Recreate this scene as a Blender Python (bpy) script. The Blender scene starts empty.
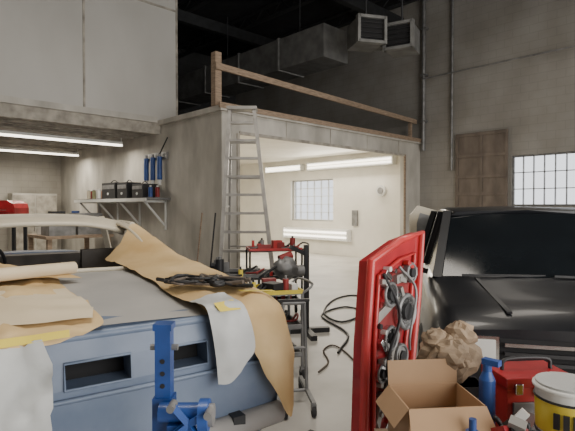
import bpy, math, random
from math import sin, cos, pi, radians, sqrt
from mathutils import Vector, Matrix, Euler, noise
random.seed(7)
TH=radians(46.3); F=(cos(TH),sin(TH)); R=(sin(TH),-cos(TH)); CR=-radians(43.7)
def W(r,d,z=0): return Vector((d*F[0]+r*R[0], d*F[1]+r*R[1], z))
# ---------------------------------------------------------------- materials
MC={}
def mat(name,col,rough=.6,metal=0,var=.12,scale=6,bump=.0,spec=.5,coat=0,col2=None,emit=0,stretch=None,detail=5,crough=.03):
    if name in MC: return MC[name]
    m=bpy.data.materials.new(name); m.use_nodes=True; nt=m.node_tree; N=nt.nodes; L=nt.links
    b=N['Principled BSDF']
    b.inputs['Roughness'].default_value=rough; b.inputs['Metallic'].default_value=metal
    b.inputs['Specular IOR Level'].default_value=spec
    b.inputs['Coat Weight'].default_value=coat; b.inputs['Coat Roughness'].default_value=crough
    tc=N.new('ShaderNodeTexCoord'); mp=N.new('ShaderNodeMapping'); L.new(tc.outputs['Object'],mp.inputs[0])
    if stretch: mp.inputs['Scale'].default_value=stretch
    nz=N.new('ShaderNodeTexNoise'); nz.inputs['Scale'].default_value=scale; nz.inputs['Detail'].default_value=detail
    L.new(mp.outputs[0],nz.inputs['Vector'])
    cr=N.new('ShaderNodeValToRGB'); cr.color_ramp.elements[0].position=.3; cr.color_ramp.elements[1].position=.7
    c2=col2 if col2 else tuple(min(1,c*(1+var)) for c in col)
    c1=col if col2 else tuple(c*(1-var) for c in col)
    cr.color_ramp.elements[0].color=(*c1,1); cr.color_ramp.elements[1].color=(*c2,1)
    L.new(nz.outputs[0],cr.inputs[0]); L.new(cr.outputs[0],b.inputs['Base Color'])
    if bump:
        bp=N.new('ShaderNodeBump'); bp.inputs['Strength'].default_value=bump; bp.inputs['Distance'].default_value=.02
        L.new(nz.outputs[0],bp.inputs['Height']); L.new(bp.outputs[0],b.inputs['Normal'])
    if emit:
        b.inputs['Emission Color'].default_value=(*col,1); b.inputs['Emission Strength'].default_value=emit
    MC[name]=m; return m
def block_mat(name,c1,c2,mortar,axis='YZ',bw=.4,rh=.2,ms=.012,dirt=.5):
    m=bpy.data.materials.new(name); m.use_nodes=True; nt=m.node_tree; N=nt.nodes; L=nt.links
    b=N['Principled BSDF']; b.inputs['Roughness'].default_value=.85
    tc=N.new('ShaderNodeTexCoord'); sp=N.new('ShaderNodeSeparateXYZ'); cb=N.new('ShaderNodeCombineXYZ')
    L.new(tc.outputs['Object'],sp.inputs[0]); L.new(sp.outputs[axis[0]],cb.inputs[0]); L.new(sp.outputs[axis[1]],cb.inputs[1])
    br=N.new('ShaderNodeTexBrick'); L.new(cb.outputs[0],br.inputs['Vector'])
    br.inputs['Scale'].default_value=1; br.inputs['Brick Width'].default_value=bw; br.inputs['Row Height'].default_value=rh
    br.inputs['Mortar Size'].default_value=ms; br.inputs['Mortar Smooth'].default_value=.6
    br.inputs['Color1'].default_value=(*c1,1); br.inputs['Color2'].default_value=(*c2,1); br.inputs['Mortar'].default_value=(*mortar,1)
    nz=N.new('ShaderNodeTexNoise'); nz.inputs['Scale'].default_value=.9; nz.inputs['Detail'].default_value=8
    L.new(tc.outputs['Object'],nz.inputs['Vector'])
    cr=N.new('ShaderNodeValToRGB'); cr.color_ramp.elements[0].position=.35; cr.color_ramp.elements[1].position=.65
    k=1-dirt*.55
    cr.color_ramp.elements[0].color=(k,k*.98,k*.95,1); cr.color_ramp.elements[1].color=(1,1,1,1)
    L.new(nz.outputs[0],cr.inputs[0])
    mx=N.new('ShaderNodeMix'); mx.data_type='RGBA'; mx.blend_type='MULTIPLY'; mx.inputs[0].default_value=1
    L.new(br.outputs['Color'],mx.inputs[6]); L.new(cr.outputs[0],mx.inputs[7]); L.new(mx.outputs[2],b.inputs['Base Color'])
    bp=N.new('ShaderNodeBump'); bp.inputs['Strength'].default_value=.06; bp.inputs['Distance'].default_value=.006
    L.new(br.outputs['Fac'],bp.inputs['Height']); bp.invert=True; L.new(bp.outputs[0],b.inputs['Normal'])
    return m
def emis(name,col,s):
    m=bpy.data.materials.new(name); m.use_nodes=True; N=m.node_tree.nodes; L=m.node_tree.links
    b=N['Principled BSDF']; b.inputs['Base Color'].default_value=(*col,1)
    b.inputs['Emission Color'].default_value=(*col,1); b.inputs['Emission Strength'].default_value=s
    return m
concrete=mat('floor_concrete',(.35,.335,.305),.42,0,col2=(.56,.54,.50),scale=1.3,bump=.05,detail=12)
wallblock=block_mat('painted_block',(.31,.295,.27),(.307,.292,.267),(.275,.262,.24),dirt=.45)
shadeblock=block_mat('shaded_block',(.085,.087,.09),(.08,.082,.085),(.07,.07,.07),'XZ')  # shade of the unlit upper back wall put into the block colour
lbay=block_mat('bay_block',(.52,.49,.43),(.51,.48,.42),(.46,.43,.38),'XZ',dirt=.6)
boothwhite=mat('booth_white_paint',(.72,.69,.61),.6,0,col2=(.82,.79,.71),scale=1.6,detail=9)
dirtywhite=mat('dirty_white_board',(.37,.35,.31),.75,0,col2=(.64,.61,.55),scale=2.2,bump=.05,detail=12,stretch=(1,1,.4))
panelgrey=mat('upper_panel_paint',(.50,.485,.45),.7,0,col2=(.58,.565,.53),scale=1.1,detail=10,stretch=(1,1,.5))
ceildark=mat('ceiling_dark',(.022,.022,.025),.9,0,.3,scale=3)
steel=mat('dark_steel',(.05,.052,.055),.6,.5,.2)
ductm=mat('galvanized_duct',(.13,.13,.127),.65,.2,.3,scale=4)
ductl=mat('duct_flange',(.18,.18,.175),.6,.3,.3,scale=4)
joist=mat('painted_joist',(.38,.35,.30),.8,0,.35,scale=5)
wood=mat('old_lumber',(.30,.22,.155),.75,0,.3,scale=8,stretch=(1,1,6),bump=.1)
wooddk=mat('dark_plywood',(.15,.122,.10),.8,0,.3,scale=4,stretch=(1,1,.4))
alu=mat('aluminium',(.36,.345,.32),.5,.4,.2)
black=mat('black_plastic',(.02,.02,.022),.5,0,.2)
rubber=mat('tyre_rubber',(.025,.025,.026),.8,0,.2)
chrome=mat('chrome',(.60,.60,.60),.22,1,.1)
greymet=mat('grey_metal',(.25,.25,.25),.5,.5,.3)
blackpaint=mat('black_car_paint',(.010,.011,.014),.38,0,.2,coat=.25,crough=.1,spec=.35)
tint=mat('tinted_glass',(.008,.010,.012),.10,0,.1,spec=.3)
bluebody=mat('blue_primer',(.095,.135,.215),.5,0,col2=(.19,.24,.33),scale=3.5,coat=.2,detail=9,crough=.2)
bluedk=mat('blue_tool_paint',(.02,.07,.27),.45,0,.3,coat=.15)
greyprim=mat('grey_primer',(.32,.315,.305),.6,0,col2=(.42,.41,.39),scale=2.5,detail=9)
cream=mat('cream_primer',(.60,.54,.42),.45,0,.08)
kraft=mat('masking_paper',(.50,.33,.14),.75,0,col2=(.70,.52,.28),scale=3,bump=.15)
kraft2=mat('masking_paper_pale',(.62,.51,.34),.75,0,col2=(.72,.62,.45),scale=3,bump=.1)
whitepl=mat('white_masking_film',(.52,.53,.52),.5,0,.15,scale=4,bump=.25)
yellow=mat('yellow_tape',(.70,.55,.06),.5,0,.1)
red=mat('red_paint',(.38,.018,.025),.35,0,.25,coat=.4)
redb=mat('red_bright',(.52,.04,.04),.4,0,.2,coat=.2)
redd=mat('dull_red',(.27,.03,.03),.5,0,.3)
card=mat('cardboard',(.40,.255,.145),.8,0,.1,scale=4)
bagm=mat('brown_paper_bag',(.26,.19,.125),.8,0,.45,scale=11,bump=.5)
white=mat('white_plastic',(.70,.70,.67),.4,0,.06)
orange=mat('orange_paint',(.45,.16,.05),.5,0,.2)
green=mat('dull_green',(.22,.22,.12),.7,0,.3)
tube_w=emis('fluorescent_tube',(1,.93,.80),4)
darkin=mat('dark_interior',(.012,.012,.013),.9,0,.1)
seatm=mat('seat_vinyl',(.07,.058,.047),.6,0,.3)
# ---------------------------------------------------------------- builder
def cat(p0,p1,p2,p3,t):
    return .5*((2*p1)+(-p0+p2)*t+(2*p0-5*p1+4*p2-p3)*t*t+(-p0+3*p1-3*p2+p3)*t**3)
def spl(pts,n):
    pts=[Vector(p) for p in pts]; out=[]
    P=[2*pts[0]-pts[1]]+pts+[2*pts[-1]-pts[-2]]
    for i in range(len(pts)-1):
        for k in range(n): out.append(cat(P[i],P[i+1],P[i+2],P[i+3],k/n))
    out.append(pts[-1]); return out
class MB:
    def __init__(s): s.v=[];s.f=[];s.mi=[];s.sm=[];s.mats=[]
    def add(s,vs,fs,m,smooth=False):
        if m not in s.mats: s.mats.append(m)
        k=len(s.v); i=s.mats.index(m)
        s.v+= [Vector(v) for v in vs]
        for f in fs: s.f.append([a+k for a in f]); s.mi.append(i); s.sm.append(smooth)
        return s
    def box(s,c,z,m,rot=(0,0,0)):
        M=Euler(rot).to_matrix(); c=Vector(c); a,b,d=z[0]/2,z[1]/2,z[2]/2
        vs=[c+M@Vector(p) for p in [(-a,-b,-d),(a,-b,-d),(a,b,-d),(-a,b,-d),(-a,-b,d),(a,-b,d),(a,b,d),(-a,b,d)]]
        return s.add(vs,[(3,2,1,0),(4,5,6,7),(0,1,5,4),(1,2,6,5),(2,3,7,6),(3,0,4,7)],m)
    def bb(s,lo,hi,m): return s.box([(a+b)/2 for a,b in zip(lo,hi)],[abs(b-a) for a,b in zip(lo,hi)],m)
    def beam(s,p0,p1,w,h,m):
        p0=Vector(p0);p1=Vector(p1); d=(p1-p0).normalized(); up=Vector((0,0,1)) if abs(d.z)<.95 else Vector((0,1,0))
        a=d.cross(up).normalized()*w/2; b=a.cross(d).normalized()*h/2
        vs=[p+x for p in (p0,p1) for x in (-a-b,a-b,a+b,-a+b)]
        return s.add(vs,[(0,1,2,3),(7,6,5,4),(4,5,1,0),(5,6,2,1),(6,7,3,2),(7,4,0,3)],m)
    def cyl(s,p0,p1,r,m,r1=None,n=18,cap=True):
        p0=Vector(p0);p1=Vector(p1); r1=r if r1 is None else r1
        d=(p1-p0).normalized(); up=Vector((0,0,1)) if abs(d.z)<.9 else Vector((1,0,0))
        a=d.cross(up).normalized(); b=d.cross(a)
        vs=[p0+(a*cos(2*pi*i/n)+b*sin(2*pi*i/n))*r for i in range(n)]+[p1+(a*cos(2*pi*i/n)+b*sin(2*pi*i/n))*r1 for i in range(n)]
        s.add(vs,[(i,(i+1)%n,n+(i+1)%n,n+i) for i in range(n)],m,True)
        if cap: s.add(vs,[tuple(range(n))[::-1],tuple(range(n,2*n))],m)
        return s
    def tube(s,pts,r,m,n=8,k=6,closed=False):
        P=spl(pts,k) if k>1 else [Vector(p) for p in pts]
        vs=[];a=None
        for i,p in enumerate(P):
            d=(P[min(i+1,len(P)-1)]-P[max(i-1,0)]).normalized()
            if a is None: a=d.cross(Vector((0.1,.2,1))).normalized()
            a=(a-d*a.dot(d)).normalized(); b=d.cross(a)
            vs+=[p+(a*cos(2*pi*j/n)+b*sin(2*pi*j/n))*r for j in range(n)]
        fs=[(i*n+j,i*n+(j+1)%n,(i+1)*n+(j+1)%n,(i+1)*n+j) for i in range(len(P)-1) for j in range(n)]
        s.add(vs,fs,m,True); s.add([P[0]]+vs[:n],[(0,j+1,(j+1)%n+1) for j in range(n)],m); s.add([P[-1]]+vs[-n:],[(0,j+1,(j+1)%n+1) for j in range(n)],m)
        return s
    def sph(s,c,r,m,n=16,k=10,nz=0,fr=3.1,sm=None):
        c=Vector(c); r=Vector(r) if hasattr(r,'__len__') else Vector((r,r,r)); vs=[]
        for i in range(k+1):
            for j in range(n):
                t=pi*i/k; p=2*pi*j/n; q=Vector((sin(t)*cos(p),sin(t)*sin(p),cos(t)))
                f=1+ (noise.noise(q*fr+c*5)*nz+(.25-abs(noise.noise(q*fr*1.6+c*3)))*nz if nz else 0)
                vs.append(c+Vector((q.x*r.x,q.y*r.y,q.z*r.z))*f)
        return s.add(vs,[(i*n+j,(i+1)*n+j,(i+1)*n+(j+1)%n,i*n+(j+1)%n) for i in range(k) for j in range(n)],m,(nz==0) if sm is None else sm)
    def torus(s,c,Rr,r,ax,m,n=28,k=10):
        c=Vector(c); ax=Vector(ax).normalized(); up=Vector((0,0,1)) if abs(ax.z)<.9 else Vector((1,0,0))
        a=ax.cross(up).normalized(); b=ax.cross(a); vs=[]
        for i in range(n):
            e=a*cos(2*pi*i/n)+b*sin(2*pi*i/n)
            for j in range(k): vs.append(c+e*(Rr+r*cos(2*pi*j/k))+ax*r*sin(2*pi*j/k))
        return s.add(vs,[(i*k+j,((i+1)%n)*k+j,((i+1)%n)*k+(j+1)%k,i*k+(j+1)%k) for i in range(n) for j in range(k)],m,True)
    def loft(s,secs,m,closed=True,caps=True,smooth=True):
        n=len(secs[0]); vs=[p for q in secs for p in q]; J=n if closed else n-1
        s.add(vs,[(i*n+j,i*n+(j+1)%n,(i+1)*n+(j+1)%n,(i+1)*n+j) for i in range(len(secs)-1) for j in range(J)],m,smooth)
        if caps: s.add(vs,[tuple(range(n))[::-1],tuple(range(len(vs)-n,len(vs)))],m)
        return s
    def sheet(s,ctrl,m,k=6,amp=.008,fr=6,th=0):
        rows=[spl(r,k) for r in ctrl]; cols=[spl([r[j] for r in rows],k) for j in range(len(rows[0]))]
        nu=len(cols);nv=len(cols[0]); vs=[]
        for j in range(nu):
            for i in range(nv):
                p=cols[j][i]; a=noise.noise(p*fr)*amp+noise.noise(p*fr*2.7)*amp*.5
                vs.append(p+Vector((a*.6,a,abs(a)*1.2)))
        return s.add(vs,[(j*nv+i,j*nv+i+1,(j+1)*nv+i+1,(j+1)*nv+i) for j in range(nu-1) for i in range(nv-1)],m,True)
    def prism(s,poly,y0,y1,m):
        n=len(poly); vs=[(p[0],y0,p[1]) for p in poly]+[(p[0],y1,p[1]) for p in poly]
        return s.add(vs,[tuple(range(n)),tuple(range(n,2*n))[::-1]]+[(i,n+i,n+(i+1)%n,(i+1)%n) for i in range(n)],m)
    def wheel(s,c,Rr,w,hub=None):
        c=Vector(c); prof=[(-w/2,Rr*.62),(-w/2,Rr*.9),(-w*.4,Rr*.98),(w*.4,Rr*.98),(w/2,Rr*.9),(w/2,Rr*.62)]; n=32
        vs=[c+Vector((x,r*cos(2*pi*i/n),r*sin(2*pi*i/n))) for i in range(n) for x,r in prof]
        q=len(prof)
        s.add(vs,[(i*q+j,i*q+j+1,((i+1)%n)*q+j+1,((i+1)%n)*q+j) for i in range(n) for j in range(q-1)],rubber,True)
        hub=hub or greymet
        s.cyl(c-Vector((w*.35,0,0)),c+Vector((w*.35,0,0)),Rr*.63,hub,n=24)
        for i in range(5):
            a=2*pi*i/5; s.beam(c+Vector((w*.38,0,0)),c+Vector((w*.38,cos(a)*Rr*.55,sin(a)*Rr*.55)),.03,.05,hub)
            s.beam(c-Vector((w*.38,0,0)),c+Vector((-w*.38,cos(a)*Rr*.55,sin(a)*Rr*.55)),.03,.05,hub)
        return s
    def obj(s,name,loc=(0,0,0),rz=0,bevel=0,rx=0,ry=0,solid=0,sub=0):
        me=bpy.data.meshes.new(name); me.from_pydata([tuple(v) for v in s.v],[],s.f)
        for m in s.mats: me.materials.append(m)
        for p,i,q in zip(me.polygons,s.mi,s.sm): p.material_index=i; p.use_smooth=q
        me.update(); o=bpy.data.objects.new(name,me); bpy.context.scene.collection.objects.link(o)
        o.location=loc; o.rotation_euler=(rx,ry,rz)
        if solid: q=o.modifiers.new('s','SOLIDIFY'); q.thickness=solid
        if bevel:
            q=o.modifiers.new('b','BEVEL'); q.width=bevel; q.segments=2; q.limit_method='ANGLE'
        if sub: q=o.modifiers.new('u','SUBSURF'); q.levels=sub; q.render_levels=sub
        return o
def area(name,loc,sx,sy,power,col=(1,1,1),rot=(0,0,0)):
    l=bpy.data.lights.new(name,'AREA'); l.shape='RECTANGLE'; l.size=sx; l.size_y=sy; l.energy=power; l.color=col
    o=bpy.data.objects.new(name,l); bpy.context.scene.collection.objects.link(o); o.location=loc; o.rotation_euler=rot; return o
H=7.6
# ---------------------------------------------------------------- room
MB().bb((-4.2,-5.2,-.1),(12.5,16.2,0),concrete).obj('floor')
m=MB().bb((-4.2,-5.2,H),(12.5,16.2,H+.12),ceildark); m.obj('ceiling')
m=MB()
for i in range(8):
    x=-2.5+i*2.0
    m.bb((x-.08,-5,H-.42),(x+.08,16,H-.38),steel); m.bb((x-.08,-5,H-.06),(x+.08,16,H-.02),steel)
    for k in range(26):
        y=-4.6+k*.8; m.beam((x,y,H-.4),(x,y+.4,H-.05),.03,.03,steel); m.beam((x,y+.4,H-.05),(x,y+.8,H-.4),.03,.03,steel)
for y in (4,8,12): m.bb((-4,y-.09,H-.75),(12.3,y+.09,H-.44),steel)
m.obj('ceiling_trusses')
def wall_x(name,x0,x1,y0,y1,z0,z1,holes,mt):
    m=MB(); ys=sorted({y0,y1,*[h[0] for h in holes],*[h[1] for h in holes]})
    for a,b in zip(ys[:-1],ys[1:]):
        hs=sorted([(h[2],h[3]) for h in holes if h[0]<=a+1e-6 and h[1]>=b-1e-6]); z=z0
        for p,q in hs:
            if p>z: m.bb((x0,a,z),(x1,b,p),mt)
            z=q
        if z<z1: m.bb((x0,a,z),(x1,b,z1),mt)
    return m.obj(name)
wall_x('wall_right',12.3,12.5,-5,16.2,0,H,[(2.6,4.8,1.62,2.88),(10.56,12.6,1.12,2.56)],wallblock)
MB().bb((-4.2,16,0),(12.3,16.2,3.46),lbay).bb((-4.2,16,3.46),(12.3,16.2,H),shadeblock).obj('wall_back')
MB().bb((-4.2,-5.2,0),(-4,16,H),wallblock).obj('wall_left')
m=MB().bb((-4,-5.2,0),(-1.5,-5,H),wallblock).bb((8,-5.2,0),(12.3,-5,H),wallblock).bb((-1.5,-5.2,4.6),(8,-5,H),wallblock); m.obj('wall_rear')
m=MB().bb((-4,9.6,3.5),(5.74,9.72,H),panelgrey).bb((5.62,9.72,3.5),(5.74,16,H),panelgrey); m.obj('wall_upper')
m=MB()
for x in (-1.35,1.15,3.65,5.71): m.bb((x-.02,9.58,3.5),(x+.02,9.6,H),joist)
m.bb((-4,9.55,3.44),(5.2,9.6,3.56),dirtywhite)
m.bb((-4,9.58,5.98),(5.7,9.6,6.02),joist)
m.obj('trim_1')
m=MB().bb((-4,9.6,3.42),(5.3,16,3.5),joist)
for i in range(22):
    y=9.75+i*.29; m.bb((-4,y-.025,3.24),(5.3,y+.025,3.42),joist)
m.bb((-4,9.6,3.2),(5.3,9.7,3.42),joist)
m.obj('ceiling_bay')
m=MB().bb((5.33,7.5,0),(5.45,16,3.4),dirtywhite)
m.obj('wall_booth_side')
m=MB().bb((5.33,7.36,0),(5.72,7.5,3.02),dirtywhite).bb((11.5,7.36,0),(12.3,7.5,3.02),dirtywhite).bb((5.33,7.36,3.02),(12.3,7.5,3.4),dirtywhite)
m.bb((5.68,7.33,0),(5.74,7.36,3.02),joist).bb((11.46,7.33,0),(11.53,7.36,3.05),wood).bb((5.74,7.33,3.0),(11.46,7.36,3.06),joist)
for x in (7.0,8.4,9.8,11.2): m.bb((x-.01,7.35,3.06),(x+.01,7.36,3.4),joist)
m.obj('wall_booth_front')
m=MB().bb((5.25,7.28,3.4),(12.3,16,3.5),dirtywhite).bb((5.22,7.26,3.44),(12.3,7.3,3.54),wood); m.obj('booth_roof')
MB().bb((5.45,7.5,3.3),(12.3,16,3.395),boothwhite).obj('ceiling_booth')
m=MB()
m.bb((12.2,7.5,0),(12.29,16,1.12),boothwhite).bb((12.2,7.5,2.56),(12.29,16,3.3),boothwhite).bb((12.2,7.5,1.12),(12.29,10.56,2.56),boothwhite).bb((12.2,12.6,1.12),(12.29,16,2.56),boothwhite)
m.bb((5.46,15.9,0),(12.2,15.99,3.3),boothwhite).bb((5.46,7.55,0),(5.5,15.9,3.3),boothwhite)
m.obj('wall_booth_lining')
def window(name,y0,y1,z0,z1,x=12.38,nc=5,nr=4,fm=white):
    m=MB(); t=.03
    for i in range(nc+1):
        y=y0+(y1-y0)*i/nc; w=.05 if i in(0,nc) else .02; m.bb((x-t,y-w/2,z0),(x+t,y+w/2,z1),fm)
    for i in range(nr+1):
        z=z0+(z1-z0)*i/nr; w=.05 if i in(0,nr) else .02; m.bb((x-t,y0,z-w/2),(x+t,y1,z+w/2),fm)
    m.bb((x-.07,y0,z0-.0),(x+.04,y1,z0+.03),fm)
    m.obj(name)
window('window_1',2.62,4.78,1.64,2.86,nc=9,nr=3,fm=greymet); window('window_2',10.58,12.58,1.14,2.54,nc=6,nr=5)
m=MB().bb((12.24,4.9,1.3),(12.3,6.2,3.55),wooddk)
for y in (4.9,5.55,6.2): m.bb((12.22,y-.04,1.3),(12.24,y+.04,3.55),wooddk)
for z in (1.34,1.95,2.4,2.95,3.5): m.bb((12.21,4.9,z-.04),(12.24,6.2,z+.04),wooddk)
m.obj('boarded_window')
m=MB()
m.cyl((12.17,7.18,3.2),(12.17,7.18,H-.1),.05,greymet).cyl((12.22,6.35,2.6),(12.22,6.35,H-.1),.03,greymet)
for z in (4,5.3,6.6): m.bb((12.12,7.1,z),(12.29,7.26,z+.05),greymet)
m.cyl((12.1,7.2,5.2),(12.1,3.0,5.2),.02,greymet)
m.obj('wall_conduit')
m=MB().bb((5.22,7.4,3.5),(5.36,7.54,4.5),wood)
m.beam((5.2,7.37,4.22),(12.1,7.37,4.02),.05,.12,wood)
m.bb((11.9,7.42,3.5),(11.98,7.5,4.0),wood).obj('wooden_guard_rail')
m=MB().bb((8.1,7.3,5.0),(8.95,15.9,5.75),ductm)
for y in (8.8,10.4,12,13.6): m.bb((8.07,y-.03,4.97),(8.98,y+.03,5.78),ductl)
for y in (8.5,11.5,14.5): m.cyl((8.55,y,5.75),(8.55,y,H-.4),.015,steel)
m.obj('air_duct')
m=MB()
def head(c,rz):
    Q=Matrix.Translation(Vector(c))@Matrix.Rotation(rz,4,'Z'); k0=len(m.v); a=.29;b=.25
    m.bb((-a,-.25,-b),(a,.35,b),ductm)
    for sx in (-1,1): m.bb((sx*a-.03,-.34,-b-.03),(sx*a+.03,-.22,b+.03),ductl)
    for sz in (-1,1): m.bb((-a,-.34,sz*b-.03),(a,-.22,sz*b+.03),ductl)
    m.bb((-a+.02,-.27,-b+.02),(a-.02,-.255,b-.02),darkin)
    for i in range(4): m.box((0,-.29,-b+.1+i*.1),(2*a-.06,.05,.006),black,(.5,0,0))
    m.cyl((0,0,b),(0,0,2.0),.02,steel)
    for i in range(k0,len(m.v)): m.v[i]=Q@m.v[i]
head((-.38,0,.03),.25); head((.40,.1,-.05),-.5)
m.bb((-.5,.15,-.18),(.5,.4,.2),ductm)
m.obj('duct_blower',W(2.03,10.15,5.20),CR)
def fixture(p0,p1,w=.16):
    m=MB(); p0=Vector(p0);p1=Vector(p1)
    m.beam(p0,p1,w,.06,white); off=Vector((0,0,-.05)); n=(p1-p0).cross(Vector((0,0,1))).normalized()*w*.25
    m.cyl(p0+off+n,p1+off+n,.02,tube_w,n=10); m.cyl(p0+off-n,p1+off-n,.02,tube_w,n=10)
    for p in (p0,p1): m.box(p+Vector((0,0,-.03)),(.05,.05,.09) ,white)
    m.cyl(p0,p0+Vector((0,0,.13)),.01,white).cyl(p1,p1+Vector((0,0,.13)),.01,white)
    return m
m=fixture((2.0,10.9,3.1),(5.0,10.9,3.1)); m.obj('fluorescent_light')
m=fixture((2.6,13.9,3.1),(5.1,13.9,3.1)); m.obj('fluorescent_light')
def wallfix(y0,y1,z,h):
    m=MB().bb((12.06,y0,z-h/2),(12.195,y1,z+h/2),white); m.cyl((12.03,y0+.04,z+h*.2),(12.03,y1-.04,z+h*.2),.03,tube_w); m.cyl((12.03,y0+.04,z-h*.2),(12.03,y1-.04,z-h*.2),.03,tube_w)
    for y in (y0,y1): m.bb((12.0,y-.03,z-h/2),(12.195,y+.03,z+h/2),white)
    return m.obj('wall_strip_lamp')
wallfix(8.1,11.6,3.0,.26); wallfix(11.9,13.8,3.0,.22); wallfix(9.8,12.8,.68,.38)
m=MB().cyl((12.19,8.6,2.1),(12.12,8.6,2.1),.17,white,n=28).cyl((12.12,8.6,2.1),(12.1,8.6,2.1),.1,greymet).bb((12.12,9.5,1.0),(12.19,9.7,1.5),greymet); m.obj('exhaust_vent')
# shelf
m=MB().bb((4.75,9.2,1.76),(5.32,13.2,1.8),greymet).bb((4.73,9.2,1.72),(4.76,13.2,1.79),white)
for y in (9.4,10.6,11.8,13.0):
    m.beam((5.28,y,1.2),(4.8,y,1.74),.04,.04,white); m.bb((5.28,y-.02,1.1),(5.32,y+.02,1.76),white); m.bb((4.8,y-.02,1.7),(5.3,y+.02,1.75),white)
m.obj('storage_shelf')
def shelfbox(name,x,y,s,mt,extra=None):
    m=MB().bb((-s[0]/2,-s[1]/2,0),(s[0]/2,s[1]/2,s[2]),mt)
    m.bb((-s[0]/2-.01,-s[1]/2+.03,s[2]*.6),(-s[0]/2,s[1]/2-.03,s[2]*.85),extra or greymet); m.cyl((-s[0]/2-.02,0,s[2]*.3),(-s[0]/2,0,s[2]*.3),.03,white)
    m.tube([(0,-s[1]*.3,s[2]),(0,0,s[2]+.06),(0,s[1]*.3,s[2])],.012,mt)
    m.obj(name,(x,y,1.803),0,.01)
shelfbox('battery_charger',5.0,9.75,(.35,.5,.3),black); shelfbox('battery_charger',5.0,10.5,(.35,.5,.36),black,greymet); shelfbox('portable_radio',5.0,11.3,(.3,.75,.38),black)
def can(name,loc,r,h,mt,top=None):
    m=MB().cyl((0,0,0),(0,0,h*.85),r,mt).cyl((0,0,h*.85),(0,0,h*.9),r,greymet,r*.5).cyl((0,0,h*.9),(0,0,h),r*.45,top or white)
    m.torus((0,0,h*.02),r,.004,(0,0,1),greymet); return m.obj(name,loc)
for i in range(8): can('spray_can',(4.9+.16*(i%2),9.3+.09*(i//2) if i<2 else 11.6+.17*i,1.808),.045,.25,[bluedk,redd,white,orange,green,white,cream,redd][i])
m=MB()
for i,y in enumerate((9.5,9.8,10.1)):
    m.cyl((5.22,y,2.2),(5.22,y,2.7),.055,bluedk).cyl((5.22,y,2.7),(5.22,y,2.77),.03,greymet).cyl((5.22,y,2.08),(5.22,y,2.2),.04,white)
m.bb((5.28,9.3,2.65),(5.32,10.3,2.8),greymet).tube([(5.22,9.5,2.75),(5.2,9.3,2.9),(5.28,9.25,3.1)],.015,black)
m.obj('air_filter_set')
m=MB().bb((3.6,11.8,.85),(5.2,13.4,.92),wood)
for x in (3.7,5.1):
    for y in (11.9,13.3): m.bb((x-.05,y-.05,0),(x+.05,y+.05,.85),wood)
m.bb((3.7,11.9,.92),(4.3,12.5,1.3),greymet).bb((4.4,12,.92),(5.0,12.6,1.45),greymet).cyl((3.9,13,.92),(3.9,13,1.25),.15,white)
m.bb((3.8,12.0,1.3),(4.1,12.3,1.5),black).cyl((4.7,13,.92),(4.7,13,1.5),.1,bluedk)
m.obj('workbench')
m=MB()
for x in (-.4,.4):
    for y in (-.22,.22): m.cyl((x-.02,y,.06),(x+.02,y,.06),.06,rubber); m.bb((x-.03,y-.03,.06),(x+.03,y+.03,1.25),steel)
m.bb((-.46,-.28,.3),(.46,.28,.33),steel).bb((-.48,-.3,1.22),(.48,.3,1.27),steel)
m.bb((-.45,-.28,1.27),(.45,.28,1.58),redd).prism([(-.45,1.58),(-.42,1.68),(-.3,1.74),(.3,1.74),(.42,1.68),(.45,1.58)],-.28,.28,red)
for z in (1.29,1.39,1.49): m.bb((-.43,-.30,z),(.43,-.28,z+.08),red); m.cyl((-.3,-.32,z+.05),(.3,-.32,z+.05),.008,chrome)
m.obj('tool_chest',W(-6.15,10.3),CR)
m=MB().bb((-.6,-.25,.0),(.6,.25,2.0),dirtywhite).bb((-.58,-.27,.1),(-.02,-.25,1.95),joist).bb((.02,-.27,.1),(.58,-.25,1.95),joist).bb((-.05,-.29,.9),(-.03,-.27,1.1),chrome)
m.obj('metal_cabinet',(4.4,15.6,0))
# ---------------------------------------------------------------- classic car
def sec(v,w,z0,z1,zc):
    h=[(0,v,z0),(w*.85,v,z0),(w*.95,v,z0+.06),(w*.99,v,z0+.16),(w,v,(z0+z1)/2),(w,v,z1-.16),(w*.985,v,z1-.08),(w*.95,v,z1-.03),(w*.90,v,z1-.005),(w*.84,v,z1),(w*.7,v,z1-.006),(w*.45,v,zc),(0,v,zc+.01)]
    return [Vector(p) for p in h]+[Vector((-x,y,z)) for x,y,z in h[-2:0:-1]]
car=MB()
def rearv(x): return .05*(abs(x)/.88)**2.5
S=[sec(.015,.855,.5,1.085,1.09),sec(.05,.88,.47,1.105,1.108),sec(.12,.895,.44,1.115,1.12),sec(.25,.91,.42,1.125,1.13),sec(.6,.93,.38,1.15,1.16),sec(1.25,.93,.36,1.16,1.175)]
car.loft(S[:],bluebody,caps=False)
car.sheet([[(-.62,.03,1.103),(0,.03,1.118),(.62,.03,1.103)],[(-.62,.6,1.163),(0,.6,1.178),(.62,.6,1.163)],[(-.62,1.25,1.178),(0,1.25,1.196),(.62,1.25,1.178)]],greyprim,amp=0)
for sx in (-1,1): car.tube([(sx*.62,.03,1.106),(sx*.62,.6,1.166),(sx*.62,1.2,1.180)],.006,steel,n=6)
S2=[sec(3.2,.93,.36,1.14,1.16),sec(3.8,.92,.38,1.1,1.13),sec(4.5,.88,.42,1.04,1.07),sec(4.75,.82,.5,.98,1.0)]
car.loft(S2,bluebody)
for sx in (-1,1):
    car.loft([[Vector((sx*x,v,z)) for x,z in ((.8,.36),(.93,.5),(.93,.8),(.92,1.05),(.87,1.15),(.83,1.14),(.82,.4))] for v in (1.25,1.9,2.6,3.2)],bluebody)
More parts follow.
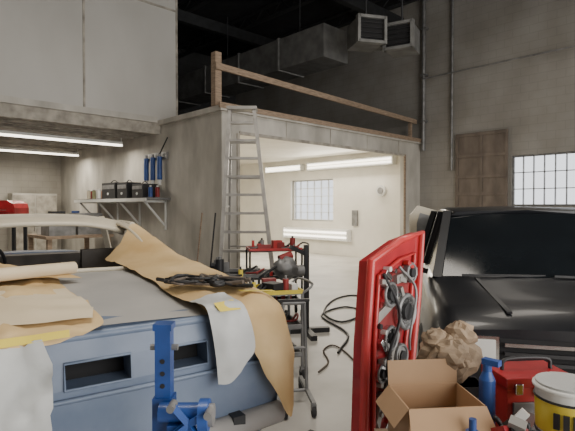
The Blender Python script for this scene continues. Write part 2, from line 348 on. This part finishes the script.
car.bb((-.82,1.25,.36),(.82,3.2,.42),darkin).bb((-.84,1.24,.4),(.84,1.27,1.0),darkin).bb((-.84,3.16,.4),(.84,3.2,1.15),darkin)
car.bb((-.75,2.95,.9),(.75,3.15,1.16),seatm).torus((-.38,2.8,1.12),.18,.015,(0,1,.3),black)
for x in (-.4,.4):
    car.box((x,2.35,.62),(.55,.5,.2),seatm); car.box((x,2.05,.9),(.52,.14,.55),seatm,(-.15,0,0)); car.box((x,1.98,1.2),(.25,.08,.14),seatm)
car.box((0,1.5,.85),(1.3,.14,.5),seatm,(-.2,0,0)); car.box((0,1.75,.65),(1.3,.45,.2),seatm)
car.bb((-.8,1.25,1.12),(.8,1.4,1.165),seatm)
roof=[]
for v,zc,w in ((1.84,1.495,.56),(1.92,1.522,.60),(2.05,1.535,.635),(2.3,1.545,.65),(2.6,1.54,.65),(2.8,1.50,.62)):
    roof.append([(x*w,v+.10*abs(x)**4*(1 if v<2 else 0),zc-.075*abs(x)**3.2) for x in (-1.04,-.95,-.8,-.5,-.2,0,.2,.5,.8,.95,1.04)])
for th in (0,-.03):
    car.sheet([[(x,y,z+th) for x,y,z in r] for r in roof],cream,amp=0,k=3)
car.tube([(x,y,z-.016) for x,y,z in roof[0]],.02,cream,k=3)
for sx in (-1,1):
    c=[]
    for v,z,ui,uo in ((1.26,1.165,.66,.86),(1.42,1.25,.65,.80),(1.62,1.35,.62,.745),(1.80,1.42,.585,.70),(1.97,1.455,.55,.665)):
        c.append([(sx*ui,v,z+.012),(sx*(ui+uo)/2,v+.02,z+.02),(sx*uo,v+.08,z-.01),(sx*(uo+.01),v+.25,z-.03)])
    car.sheet(c,cream,amp=0)
    car.tube([(q[0][0],q[0][1],q[0][2]) for q in c],.014,cream,k=3)
    car.beam((sx*.78,3.3,1.14),(sx*.6,2.8,1.49),.05,.05,cream)
    car.tube([(sx*.66,1.95,1.455),(sx*.665,2.3,1.46),(sx*.63,2.82,1.46)],.025,cream)
car.tube([(-.66,1.27,1.185),(-.3,1.21,1.20),(0,1.19,1.205),(.3,1.21,1.20),(.66,1.27,1.185)],.014,cream)
zs=[.5,.62,.90,1.0,1.09]; us=[-.855,-.80,-.72,-.6,-.5,-.48,-.35,-.22,-.13,0,.12,.25,.35,.46,.5,.6,.72,.80,.855]
holes=[(-.48,-.22),(-.13,.12),(.25,.46)]
def rp(u,z,dy=0): return (u,rearv(u)-.035*sin(pi*min(1,max(0,(z-.5)/.6)))+dy,z)
for a,b in zip(us[:-1],us[1:]):
    for z0,z1 in zip(zs[:-1],zs[1:]):
        if z0==.90 and any(h[0]-1e-6<=a and b<=h[1]+1e-6 for h in holes):
            car.add([rp(a,z0),rp(b,z0),rp(b,z0,.12),rp(a,z0,.12)],[(0,1,2,3)],bluebody); car.add([rp(a,z1),rp(b,z1),rp(b,z1,.12),rp(a,z1,.12)],[(0,1,2,3)],bluebody)
            car.add([rp(a,z0,.12),rp(b,z0,.12),rp(b,z1,.12),rp(a,z1,.12)],[(0,1,2,3)],darkin)
        else: car.add([rp(a,z0),rp(b,z0),rp(b,z1),rp(a,z1)],[(0,1,2,3)],bluebody,True)
for h in holes:
    for u in h: car.add([rp(u,.9),rp(u,1.0),rp(u,1.0,.12),rp(u,.9,.12)],[(0,1,2,3)],bluebody)
    car.tube([rp(h[0],.9,-.004),rp(h[1],.9,-.004),rp(h[1],1.0,-.004),rp(h[0],1.0,-.004),rp(h[0],.9,-.004)],.006,bluebody,k=1,n=6)
car.tube([rp(u,1.09,.012) for u in us],.020,bluebody,k=1)
car.tube([rp(u,.86,-.004) for u in us],.010,bluebody,k=1)
car.tube([(u,rearv(u)-.03,.58) for u in us],.055,greyprim,k=1,n=14)
for x in (-.6,.6): car.bb((x-.03,-.06,.52),(x+.03,.05,.64),steel)
car.bb((-.8,.05,.35),(.8,1.2,.42),darkin)
for x in (-.78,.78):
    for y in (.95,3.95): car.wheel((x,y,.47),.33,.2)
car.cyl((-.7,.95,.47),(.7,.95,.47),.05,steel).cyl((-.7,3.95,.47),(.7,3.95,.47),.05,steel)
CO=W(-.755,1.91,0); CZ=CR+radians(33)
car.obj('classic_car',CO,CZ)
def stand(name,u,v,h):
    m=MB()
    for sx in (-1,1):
        for sy in (-1,1): m.beam((sx*.1,sy*.1,0),(sx*.03,sy*.03,h*.75),.025,.025,redb)
    m.cyl((0,0,h*.4),(0,0,h-.02),.02,greymet).bb((-.05,-.03,h-.03),(.05,.03,h),greymet).bb((-.11,-.11,0),(.11,.11,.012),redb)
    o=m.obj(name); o.matrix_world=Matrix.Translation(CO)@Matrix.Rotation(CZ,4,'Z')@Matrix.Translation((u,v,0)); return o
for u in (-.45,.45):
    for v in (.55,3.5): stand('jack_stand',u,v,.35)
def onCar(m,name,solid=.0): 
    o=m.obj(name,CO,CZ); return o
m=MB().sheet([[(.38,1.66,1.21),(.50,1.68,1.33),(.64,1.84,1.465),(.80,1.8,1.34)],
 [(.40,1.3,1.215),(.60,1.30,1.25),(.80,1.3,1.265),(.96,1.3,1.08)],
 [(.41,.8,1.195),(.62,.8,1.215),(.85,.8,1.205),(.96,.8,1.0)],
 [(.41,.3,1.16),(.62,.3,1.175),(.84,.3,1.170),(.945,.3,.9)],
 [(.46,-.02,1.125),(.66,-.04,1.135),(.82,-.03,1.13),(.92,-.01,.9)],
 [(.64,-.07,.97),(.73,-.08,.95),(.84,-.07,.9),(.91,-.04,.78)],
 [(.74,-.07,.78),(.79,-.09,.70),(.85,-.10,.58),(.89,-.07,.62)]],kraft,amp=.022,fr=5)
onCar(m,'masking_paper_sheet')
m=MB().sheet([[(-.85,1.3,1.19),(-.5,1.28,1.2),(-.2,1.2,1.2),(.0,1.1,1.19)],
 [(-.9,.8,1.185),(-.5,.85,1.19),(-.2,.8,1.205),(-.03,.8,1.185)],
 [(-.9,.3,1.16),(-.5,.3,1.165),(-.3,.35,1.19),(.0,.35,1.165)],
 [(-.9,-.03,1.13),(-.5,-.03,1.135),(-.3,-.02,1.14),(0.02,.0,1.135)],
 [(-.9,-.06,1.05),(-.5,-.06,1.07),(-.3,-.06,1.08),(-.12,-.05,1.09)]],kraft,amp=.035,fr=4.5)
onCar(m,'masking_paper_sheet')
m=MB().sheet([[(-.75,1.5,1.38),(-.6,1.4,1.34),(-.40,1.32,1.27)],[(-.65,1.15,1.28),(-.4,1.1,1.28),(-.1,1.05,1.235)],[(-.5,.75,1.23),(-.25,.75,1.24),(.08,.8,1.21)]],kraft,amp=.035)
onCar(m,'masking_paper_sheet')
m=MB()
m.tube([(-.42,.66,1.27),(-.2,.76,1.268),(.05,.88,1.262)],.034,kraft2,n=14,k=4)
onCar(m,'masking_paper_roll')
m=MB().sheet([[(-.7,.45,1.20),(-.35,.5,1.215),(-.05,.5,1.20)],[(-.7,.2,1.185),(-.35,.22,1.20),(0,.2,1.18)],[(-.6,.0,1.165),(-.35,.0,1.165),(-.02,.0,1.16)]],kraft2,amp=.02)
onCar(m,'masking_paper_sheet')
m=MB().sheet([[(-.95,-.08,1.10),(-.6,-.08,1.10),(-.35,-.08,1.10),(-.2,-.08,1.10)],
 [(-.95,-.1,.9),(-.6,-.12,.9),(-.35,-.09,.9),(-.17,-.1,.93)],
 [(-.95,-.12,.65),(-.6,-.1,.65),(-.35,-.13,.66),(-.19,-.11,.72)],
 [(-.95,-.12,.4),(-.6,-.14,.42),(-.35,-.12,.42),(-.22,-.12,.5)]],whitepl,amp=.05,fr=7)
onCar(m,'masking_film')
m=MB().sheet([[(.42,.1,1.16),(.5,.1,1.175),(.60,.1,1.185)],[(.44,-.06,1.13),(.5,-.07,1.14),(.62,-.07,1.14)],[(.47,-.08,.96),(.56,-.1,.96),(.66,-.1,.96)],[(.48,-.09,.82),(.53,-.11,.82),(.58,-.11,.86)]],whitepl,amp=.018)
onCar(m,'masking_film')
m=MB().sheet([[(-.9,-.09,1.13),(-.5,-.09,1.14),(-.12,-.09,1.145)],[(-.9,-.10,1.10),(-.5,-.1,1.11),(-.12,-.1,1.12)]],yellow,amp=.004)
m.sheet([[(.48,-.04,1.17),(.58,-.03,1.175)],[(.49,-.09,1.14),(.59,-.095,1.14)]],yellow,amp=.002).sheet([[(.66,.08,1.195),(.82,.02,1.19)],[(.66,.04,1.195),(.82,-.02,1.19)]],yellow,amp=.002)
onCar(m,'masking_tape_strip')
m=MB()
for k in range(12):
    q=[]
    for i in range(7):
        q.append((.44+.28*i/6+random.uniform(-.05,.05), .42-.28*i/6+random.uniform(-.09,.09), 1.21+random.uniform(0,.035)))
    m.tube(q,.006+.005*(k%2),black if k%3 else wooddk,n=6)
for c in ((.45,.38),(.6,.2),(.68,.2)): m.box((*c,1.22),(.05,.08,.03),black,(0,0,random.random()))
onCar(m,'wiring_harness')
# ---------------------------------------------------------------- black truck
t=MB()
def tsec(v,w,z0,z1): 
    h=[(0,v,z0),(w*.9,v,z0),(w,v,z0+.08),(w*1.02,v,(z0+z1)/2),(w,v,z1-.12),(w*.95,v,z1-.03),(w*.86,v,z1),(w*.5,v,z1+.015),(0,v,z1+.02)]
    return [Vector(p) for p in h]+[Vector((-x,y,z)) for x,y,z in h[-2:0:-1]]
t.loft([tsec(0,.8,.42,.90),tsec(.06,.85,.38,.95),tsec(.3,.88,.36,.99),tsec(.7,.89,.36,1.02),tsec(1.05,.89,.36,1.05),tsec(2.0,.89,.36,1.06),tsec(3.0,.89,.36,1.06),tsec(4.6,.88,.38,1.04),tsec(4.8,.85,.4,1.0)],blackpaint)
def g2(v,z,w): return [(-w,v,z),(-w*.5,v-.05,z+.008),(0,v-.07,z+.012),(w*.5,v-.05,z+.008),(w,v,z)]
t.sheet([g2(1.1,1.05,.74),g2(1.4,1.32,.68),g2(1.66,1.53,.62)],tint,amp=0,k=5)
for sx in (-1,1):
    t.add([(sx*.81,1.2,1.05),(sx*.80,3.0,1.05),(sx*.66,2.9,1.53),(sx*.66,1.78,1.53)],[(0,1,2,3)],tint)
    t.beam((sx*.78,1.08,1.03),(sx*.645,1.70,1.55),.07,.05,blackpaint)
    t.beam((sx*.81,2.05,1.04),(sx*.67,2.05,1.55),.07,.03,blackpaint)
    t.beam((sx*.81,3.0,1.04),(sx*.66,2.92,1.55),.12,.06,blackpaint)
    t.box((sx*.98,1.28,1.12),(.16,.09,.13),blackpaint); t.beam((sx*.84,1.3,1.06),(sx*.92,1.3,1.08),.04,.04,black)
    t.box((sx*.66,-.0,.80),(.26,.06,.15),chrome); t.box((sx*.66,-.035,.80),(.22,.02,.11),white)
    for v in (1.65,2.6): t.bb((sx*.905-.01,v,.93),(sx*.905+.01,v+.15,.96),black)
t.bb((-.6,2.95,1.04),(.6,3.0,1.53),tint)
t.loft([[Vector(p) for p in ((-w,v,z),(-w*.9,v,z+.035),(0,v-.02,z+.05),(w*.9,v,z+.035),(w,v,z),(0,v,z-.01))] for v,z,w in ((1.63,1.525,.63),(1.8,1.55,.66),(2.4,1.56,.68),(3.0,1.53,.67))],blackpaint)
for i in range(5): t.bb((-.5,-.03,.62+i*.05),(.5,.02,.64+i*.05),chrome if i in (0,4) else black)
t.bb((-.52,-.01,.6),(.52,.01,.86),darkin)
t.bb((-.86,-.12,.42),(.86,.02,.58),chrome)
t.beam((-.6,1.02,1.075),(.0,1.06,1.08),.02,.015,black); t.beam((.05,1.02,1.085),(.6,1.06,1.07),.02,.015,black)
t.box((0,1.58,1.47),(.2,.03,.06),black)
for sx in (-1,1):
    t.beam((sx*.45,.1,.985),(sx*.5,1.0,1.06),.03,.012,blackpaint)
    for v in (.85,3.9): t.wheel((sx*.8,v,.37),.37,.24,chrome)
YA=radians(13)
t.obj('pickup_truck',W(.84+.89*cos(YA),2.78-.89*sin(YA),0),CR-YA)
# ---------------------------------------------------------------- ladder
m=MB(); Ht=3.25
def lx(z,s): return s*(.46-.26*z/Ht)-.13*z/Ht
for s in (-1,1):
    m.beam((lx(0,s),0,0.02),(lx(Ht,s),.55,Ht),.06,.09,alu)
    m.beam((lx(0,s)*.95,1.2,0.02),(lx(Ht,s),.65,Ht-.05),.04,.05,alu)
    m.box((lx(0,s),0,.03),(.09,.1,.06),rubber); m.box((lx(0,s)*.95,1.2,.03),(.06,.08,.06),rubber)
for i in range(1,11):
    z=i*.3; y=.55*z/Ht; m.bb((lx(z,-1),y-.05,z-.02),(lx(z,1),y+.05,z+.02),alu)
    y2=1.2-.55*z/Ht
    if i%2: m.bb((lx(z,-1)*.95,y2-.015,z-.015),(lx(z,1)*.95,y2+.015,z+.015),alu)
m.box((-.13,.6,Ht),(.5,.28,.05),alu)
for s in (-1,1): m.beam((lx(1.6,s),.28,1.6),(lx(1.6,s),.93,1.62),.02,.03,alu)
m.obj('step_ladder',W(-.63,7.5,0),CR)
# ---------------------------------------------------------------- centre carts & clutter
def cart(name,loc,rz,w,d,h,mt=greymet,tray=yellow,n=10,cols=None):
    cols=cols or (redd,yellow,black,white,greymet,black,greymet)
    m=MB()
    for x in (-w/2,w/2):
        for y in (-d/2,d/2):
            m.cyl((x,y,.1),(x,y,h),.015,mt); m.cyl((x-.015,y,.05),(x+.015,y,.05),.05,rubber); m.bb((x-.02,y-.02,.07),(x+.02,y+.02,.12),mt)
    for z in (.22,h*.6,h):
        m.bb((-w/2,-d/2,z-.012),(w/2,d/2,z),mt)
        for y in (-d/2,d/2): m.bb((-w/2,y-.01,z),(w/2,y+.01,z+.035),tray if z==h else mt)
        for x in (-w/2,w/2): m.bb((x-.01,-d/2,z),(x+.01,d/2,z+.035),tray if z==h else mt)
    m.tube([(w/2,-d/2,h),(w/2+.1,-d/2,h+.08),(w/2+.1,d/2,h+.08),(w/2,d/2,h)],.012,mt,k=3)
    for i in range(n):
        x=random.uniform(-w*.42,w*.42); y=random.uniform(-d*.38,d*.38); z=(h,h*.6,h,.22)[i%4]; q=random.choice(cols); hh=random.uniform(.08,.2); rr=random.uniform(.02,.05)
        if i%3==0: m.cyl((x,y,z),(x,y,z+hh),rr,q).cyl((x,y,z+hh),(x,y,z+hh+.03),rr*.4,random.choice((white,black,greymet)))
        elif i%3==1: m.box((x,y,z+hh*.35),(random.uniform(.1,.22),random.uniform(.06,.14),hh*.7),q,(0,0,random.random()*3))
        else: m.tube([(x,y,z+.02),(x+.08,y+.05,z+.08),(x+.02,y-.08,z+.05),(x-.12,y-.02,z+.03)],.010,random.choice((black,greymet,redd)),n=6,k=4)
    return m.obj(name,loc,rz)
cart('tool_cart',W(-.22,4.55),CR+.3,.62,.42,.80,greymet,yellow,20)
cart('tool_cart',W(-.62,5.7),CR-.2,.7,.45,.80,steel,greymet,16)
cart('tool_cart',W(-.20,7.0),CR+.2,.75,.40,.98,steel,redb,24,(redd,redb,redb,black,redd,greymet))
m=MB()
m.bb((-.3,-.04,.0),(.3,.04,.06),black).bb((-.04,-.4,0),(.04,.4,.06),black).bb((-.03,-.03,.06),(.03,.03,1.12),black).beam((0,0,1.0),(-.22,-.05,1.1),.05,.05,black)
m.cyl((-.05,-.03,.8),(-.25,-.06,.8),.07,greymet).sph((-.28,-.06,.84),(.15,.14,.14),greymet,n=24,k=16,nz=.3,sm=True)
m.cyl((-.36,-.06,.95),(-.2,-.02,1.0),.05,redd)
m.obj('engine_stand',W(.24,6.1),CR+.2)
m=MB()
for x in (-.11,.11):
    m.beam((x,-.3,.1),(x,.3,.1),.03,.03,greymet); m.cyl((x,0,.1),(x*.8,0,.82),.014,greymet)
    for y in (-.28,.28): m.cyl((x-.015,y,.045),(x+.015,y,.045),.045,rubber); m.bb((x-.02,y-.02,.05),(x+.02,y+.02,.1),greymet)
m.cyl((-.11,0,.1),(.11,0,.1),.014,greymet).cyl((-.09,0,.82),(.09,0,.82),.018,greymet).cyl((-.1,0,.45),(.1,0,.45),.012,greymet)
m.beam((-.13,0,.84),(.13,0,.84),.03,.02,black)
m.obj('panel_stand',W(0.05,3.9),CR+.15)
def coil(name,pts,r,mt):
    m=MB(); m.tube([(*W(a,b)[:2],r+.002) for a,b in pts],r,mt,n=6); m.obj(name)
coil('air_hose',((.55,5.2),(.75,6.0),(.50,7.0),(.9,7.6),(1.15,7.2),(.75,6.6),(.55,7.2),(.8,8.2),(1.2,8.6),(1.5,8.0)),.014,black)
coil('extension_cord',((.30,4.6),(.42,4.9),(.40,5.3),(.52,5.5),(.62,5.3),(.7,4.9)),.009,wooddk)
for i,(r,d,mt) in enumerate(((-1.62,8.3,wood),(-1.35,8.1,black))):
    m=MB().cyl((0,0,.1),(.12,.28,1.5),.014,mt).box((0,0,.06),(.35,.07,.1),wood)
    for k in range(12): m.beam((-.16+k*.029,0,.06),(-.16+k*.029,0,.0),.02,.05,black)
    m.obj('push_broom',W(r,d),CR+.1)
def drum(name,loc,r,h,mt):
    m=MB().cyl((0,0,0),(0,0,h),r,mt,n=28)
    for z in (0.01,h*.33,h*.66,h-.01): m.torus((0,0,z),r,.012,(0,0,1),mt)
    m.cyl((r*.5,0,h),(r*.5,0,h+.03),.03,greymet); m.obj(name,loc)
drum('oil_drum',W(-2.35,7.9),.28,.86,bluedk); drum('trash_drum',W(-1.45,7.0),.22,.7,greymet)
m=MB().prism([(0,0),(.45,0),(.45,1.2),(.36,1.55),(.10,1.62),(0,1.5)],0,.05,cream).prism([(.08,1.15),(.38,1.15),(.38,1.2),(.30,1.48),(.12,1.53),(.08,1.4)],-.01,0,greymet)
m.cyl((.36,-.02,.8),(.36,0,.8),.03,chrome).bb((.05,-.03,.5),(.4,0,.54),chrome)
m.obj('vehicle_door',W(1.52,5.9),CR,rx=-.03)
# ---------------------------------------------------------------- red door on end
m=MB()
out=[(-.06,0),(.26,0),(.27,.55),(.44,.85),(.52,1.15),(.58,1.47),(.36,1.44),(.10,1.36),(.04,1.0)]
m.prism(out,0,.06,red)
m.tube([(x,-.005,z) for x,z in out+[out[0]]],.02,redb,k=1,n=10)
inner=[(.04,.12),(.19,.12),(.2,.6),(.36,.9),(.44,1.15),(.49,1.37),(.34,1.35),(.15,1.29),(.10,1.0)]
m.tube([(x,-.01,z) for x,z in inner+[inner[0]]],.010,redb,k=1,n=8)
def disc(x,z,r,mt=chrome,d=.03):
    m.cyl((x,0,z),(x,-d,z),r,mt,n=24).torus((x,-d,z),r*.85,r*.13,(0,1,0),greymet).cyl((x,-d,z),(x,-d-.012,z),r*.45,black)
m.prism([(.14,.98),(.33,.95),(.42,1.18),(.45,1.33),(.34,1.31),(.18,1.25)],-.008,0,redd)
m.prism([(.07,.2),(.18,.2),(.19,.62),(.3,.85),(.12,.9)],-.008,0,redd)
disc(.22,1.2,.06);disc(.36,1.10,.09);disc(.21,1.0,.06);disc(.30,.90,.06,greymet);disc(.23,.75,.105,chrome,.05);disc(.14,.52,.085);disc(.42,1.28,.05,greymet);disc(.13,.86,.045)
m.prism([(.12,1.08),(.32,1.16),(.31,1.2),(.13,1.13)],-.02,0,alu).prism([(.1,.62),(.3,1.0),(.28,1.04),(.08,.66)],-.025,0,alu).prism([(.28,1.24),(.48,1.26),(.48,1.3),(.28,1.28)],-.03,0,alu).prism([(.08,.3),(.18,.34),(.18,.4),(.08,.36)],-.03,0,alu)
m.tube([(.16,-.03,1.3),(.26,-.05,1.1),(.14,-.05,.9),(.22,-.05,.6),(.12,-.04,.3)],.008,black)
m.tube([(.30,-.03,1.32),(.40,-.06,1.2),(.33,-.06,1.0),(.36,-.04,.92)],.007,greymet)
for k in range(50):
    z=random.uniform(.2,1.32); lo=.08+.04*z; hi=.16+ (z-.5)*.33 if z>.5 else .18
    x=random.uniform(lo,max(lo+.02,hi)); 
    if k%2: m.cyl((x,0,z),(x,-.035,z),.012,random.choice((chrome,black,white,alu)))
    else: m.box((x,-.02,z),(.06,.03,.022),random.choice((chrome,greymet,redb,alu,black)),(0,random.random()*3,0))
m.obj('car_door',W(.335,2.02),radians(3.9),rx=radians(-2),bevel=.003)
# ---------------------------------------------------------------- right bench and its load
BZ=.68
m=MB().bb((.36,1.42,BZ-.05),(1.75,1.98,BZ),wood)
for x in (.42,1.69):
    for y in (1.48,1.9): m.bb((x-.04,y-.04,0),(x+.04,y+.04,BZ-.05),wood)
m.bb((.42,1.45,.2),(1.69,1.93,.24),wood)
m.obj('work_table',(0,0,0),CR)
m=MB(); a,b,h,tk=.135,.11,.25,.005
for p,q in (((-a,-b,0),(a,-b+tk,h)),((-a,b-tk,0),(a,b,h)),((-a,-b,0),(-a+tk,b,h)),((a-tk,-b,0),(a,b,h)),((-a,-b,0),(a,b,tk))): m.bb(p,q,card)
m.add([(-a,-b,h),(a,-b,h),(a+.01,-b-.05,h-.06),(-a-.01,-b-.05,h-.06)],[(0,1,2,3)],card)
m.add([(-a,-b,h),(-a,b,h),(-a-.05,b,h-.06),(-a-.05,-b,h-.06)],[(0,1,2,3)],card)
m.add([(-a,b,h),(a,b,h),(a,b+.01,h+.09),(-a,b+.01,h+.09)],[(0,1,2,3)],card)
m.bb((-a+.01,-b+.01,h-.10),(a-.01,b-.01,h-.09),card)
m.obj('cardboard_box',W(.525,1.70,BZ),CR+.1)
# crumpled bag: faceted, folded paper
m=MB()
def crumple(c,r,seed,n=15,k=10):
    rnd=random.Random(seed); c=Vector(c); P=[]
    for i in range(k+1):
        row=[]
        for j in range(n):
            t=pi*i/k; p=2*pi*(j+.5*(i%2))/n; f=rnd.uniform(.80,1.12) if 0<i<k else 1
            row.append(c+Vector((sin(t)*cos(p)*r[0],sin(t)*sin(p)*r[1],cos(t)*r[2]))*1.0*1 if not 0<i<k else c+Vector((sin(t)*cos(p)*r[0]*f,sin(t)*sin(p)*r[1]*f,cos(t)*r[2]*f)))
        P+=row
    fs=[]
    for i in range(k):
        for j in range(n):
            A,B,C,D=i*n+j,(i+1)*n+j,(i+1)*n+(j+1)%n,i*n+(j+1)%n
            fs+=[(A,B,D),(B,C,D)] if i%2==0 else [(A,B,C),(A,C,D)]
    m.add(P,fs,bagm,False)
crumple((0,0,.10),(.125,.085,.10),3,17,11); crumple((.05,.01,.19),(.065,.05,.055),5); crumple((-.05,0,.17),(.06,.045,.05),8); crumple((.0,-.05,.13),(.07,.05,.06),11)
m.obj('crumpled_paper_bag',W(.645,1.91,BZ+.215),CR)
m=MB()
m.bb((-.11,-.055,0),(.11,.055,.22),greymet).bb((-.115,-.06,.18),(.115,.06,.22),steel).cyl((0,-.065,.1),(0,-.055,.1),.03,chrome)
m.obj('parts_bin',W(.66,1.91,BZ),CR)
m=MB().bb((-.13,-.09,0),(.13,.09,.25),redb).bb((-.135,-.095,.25),(.135,.095,.29),red)
m.tube([(-.1,0,.29),(-.08,0,.33),(.08,0,.33),(.1,0,.29)],.008,black).bb((-.11,-.1,.08),(.11,-.09,.2),greymet).bb((-.02,-.105,.22),(.02,-.09,.28),chrome)
for x in (-.09,.09): m.bb((x-.015,-.105,.23),(x+.015,-.09,.27),chrome)
m.cyl((-.06,-.09,.14),(-.06,-.11,.14),.03,chrome).cyl((.04,-.09,.14),(.04,-.11,.14),.02,black)
m.obj('tool_box',W(.93,1.86,BZ),CR+.1,.006)
m=MB().cyl((0,0,0),(0,0,.3),.028,bluedk).cyl((0,0,.3),(0,0,.33),.028,bluedk,.015).cyl((0,0,.33),(0,0,.36),.016,bluedk)
m.box((0,-.015,.365),(.03,.06,.02),bluedk)
m.obj('spray_bottle',W(.72,1.72,BZ))
m=MB().cyl((0,0,0),(0,0,.2),.022,bluedk).cyl((0,0,.2),(0,0,.24),.012,bluedk)
m.obj('spray_bottle',W(.595,1.53,BZ))
m=MB().cyl((0,0,0),(0,0,.32),.09,white,.10,n=30).torus((0,0,.32),.10,.008,(0,0,1),white).cyl((0,0,.322),(0,0,.335),.098,whitepl,n=30).cyl((0,0,.18),(0,0,.28),.097,yellow,.0995,n=30,cap=False)
m.torus((0,0,.17),.096,.004,(0,0,1),black).torus((0,0,.285),.10,.004,(0,0,1),black)
for k in range(6): 
    an=-2.4+k*.28; m.box((cos(an)*.099,sin(an)*.099,.23),(.012,.018,.05),black,(0,0,an))
m.obj('plastic_pail',W(.94,1.6,BZ),CR)
m=MB()
for i in range(22): m.box((random.uniform(-.06,.06),random.uniform(-.07,.05),.04+.008*i),(.07,.05,.03),random.choice((redd,greymet,black,white,red,alu)),(random.random(),random.random(),random.random()*3))
for i in range(4): m.tube([(random.uniform(-.06,.06),random.uniform(-.08,.06),random.uniform(.05,.22)) for _ in range(5)],.008,black,n=6)
m.obj('parts_pile',W(.745,1.56,BZ+.01),CR)
m=MB().bb((-.2,-.1,0),(.2,.1,.22),redb).tube([(-.15,0,.22),(0,0,.34),(.15,0,.22)],.012,black).cyl((-.1,-.12,.12),(-.1,-.1,.12),.05,chrome).cyl((.08,-.12,.12),(.08,-.1,.12),.05,black)
m.obj('air_tank',W(1.30,1.83,BZ),CR,.006)
# ---------------------------------------------------------------- blue stand
m=MB()
m.bb((-.025,-.025,.0),(.025,.025,1.2),bluedk).bb((-.032,-.032,.55),(.032,.032,.98),bluedk).bb((-.03,-.03,1.2),(.03,.03,1.22),bluedk)
m.cyl((-.045,0,1.14),(.045,0,1.14),.010,greymet)
m.cyl((-.0,-.06,.95),(.15,-.06,.95),.03,bluedk).cyl((.13,-.08,.95),(.16,-.08,.95),.05,bluedk).cyl((.16,-.08,.95),(.175,-.08,.95),.035,greymet)
for a in range(4): 
    ang=a*pi/2+.6; m.beam((.10,-.1,.93),(.10+.08*cos(ang),-.12,.93+.08*sin(ang)),.02,.02,bluedk); m.cyl((.10+.08*cos(ang),-.15,.93+.08*sin(ang)),(.10+.08*cos(ang),-.1,.93+.08*sin(ang)),.012,greymet)
m.bb((.03,-.09,.75),(.11,-.03,.92),bluedk)
for z in (1.02,1.06,1.1): m.cyl((0,-.027,z),(0,-.024,z),.008,black,n=10)
m.beam((-.3,-.1,.04),(.3,-.1,.04),.06,.06,bluedk).beam((0,-.1,.04),(0,.15,.04),.06,.06,bluedk)
for x in (-.28,.28): m.cyl((x-.02,-.1,.035),(x+.02,-.1,.035),.034,rubber)
m.beam((0,-.1,.05),(0,-.03,.35),.03,.03,bluedk)
m.obj('transmission_jack',W(-.405,1.57),CR)
m=MB().bb((-.5,-.2,.07),(.5,.2,.1),black).bb((-.5,-.18,.1),(-.3,.18,.14),redd)
for x in (-.4,.4):
    for y in (-.17,.17): m.cyl((x,y-.015,.035),(x,y+.015,.035),.035,rubber)
m.obj('mechanic_creeper',W(.0,2.7),CR+.9)
# ---------------------------------------------------------------- lights
w=bpy.data.worlds.new('World'); bpy.context.scene.world=w; w.use_nodes=True
bg=w.node_tree.nodes['Background']; bg.inputs[0].default_value=(.93,.96,1,1); bg.inputs[1].default_value=1.8
area('bay_door_fill',(3.2,-4.8,2.4),8.5,4.2,580,(1,.95,.88),(radians(90),0,0))  # added fill light in the unseen door opening behind the camera
area('overhead_fill_1',(1.5,2.0,6.6),4,1,230,(1,.92,.81))  # added fill light overhead, out of view, no fixture modelled
area('overhead_fill_2',(7.5,2.5,6.6),4,1,80,(1,.92,.81))  # second added overhead fill, also without a fixture
area('booth_lamp_1',(11.9,10,2.95),.3,3.5,120,(1,.91,.77),(0,radians(50),0))
area('booth_fill',(8.5,11,3.25),3,3,230,(1,.91,.77))  # added area light to brighten the booth, no fixture at this spot
area('bay_lamp_1',(3.6,10.9,3.0),2.8,.2,55,(1,.92,.78)); area('bay_lamp_2',(3.8,13.9,3.0),2.4,.2,70,(1,.92,.78))
# ---------------------------------------------------------------- camera
cd=bpy.data.cameras.new('Camera'); cam=bpy.data.objects.new('Camera',cd); bpy.context.scene.collection.objects.link(cam)
cam.location=(0,0,1.6); cam.rotation_euler=(radians(89),0,CR); cd.lens=30.05; cd.sensor_width=36; cd.clip_start=.05
bpy.context.scene.camera=cam
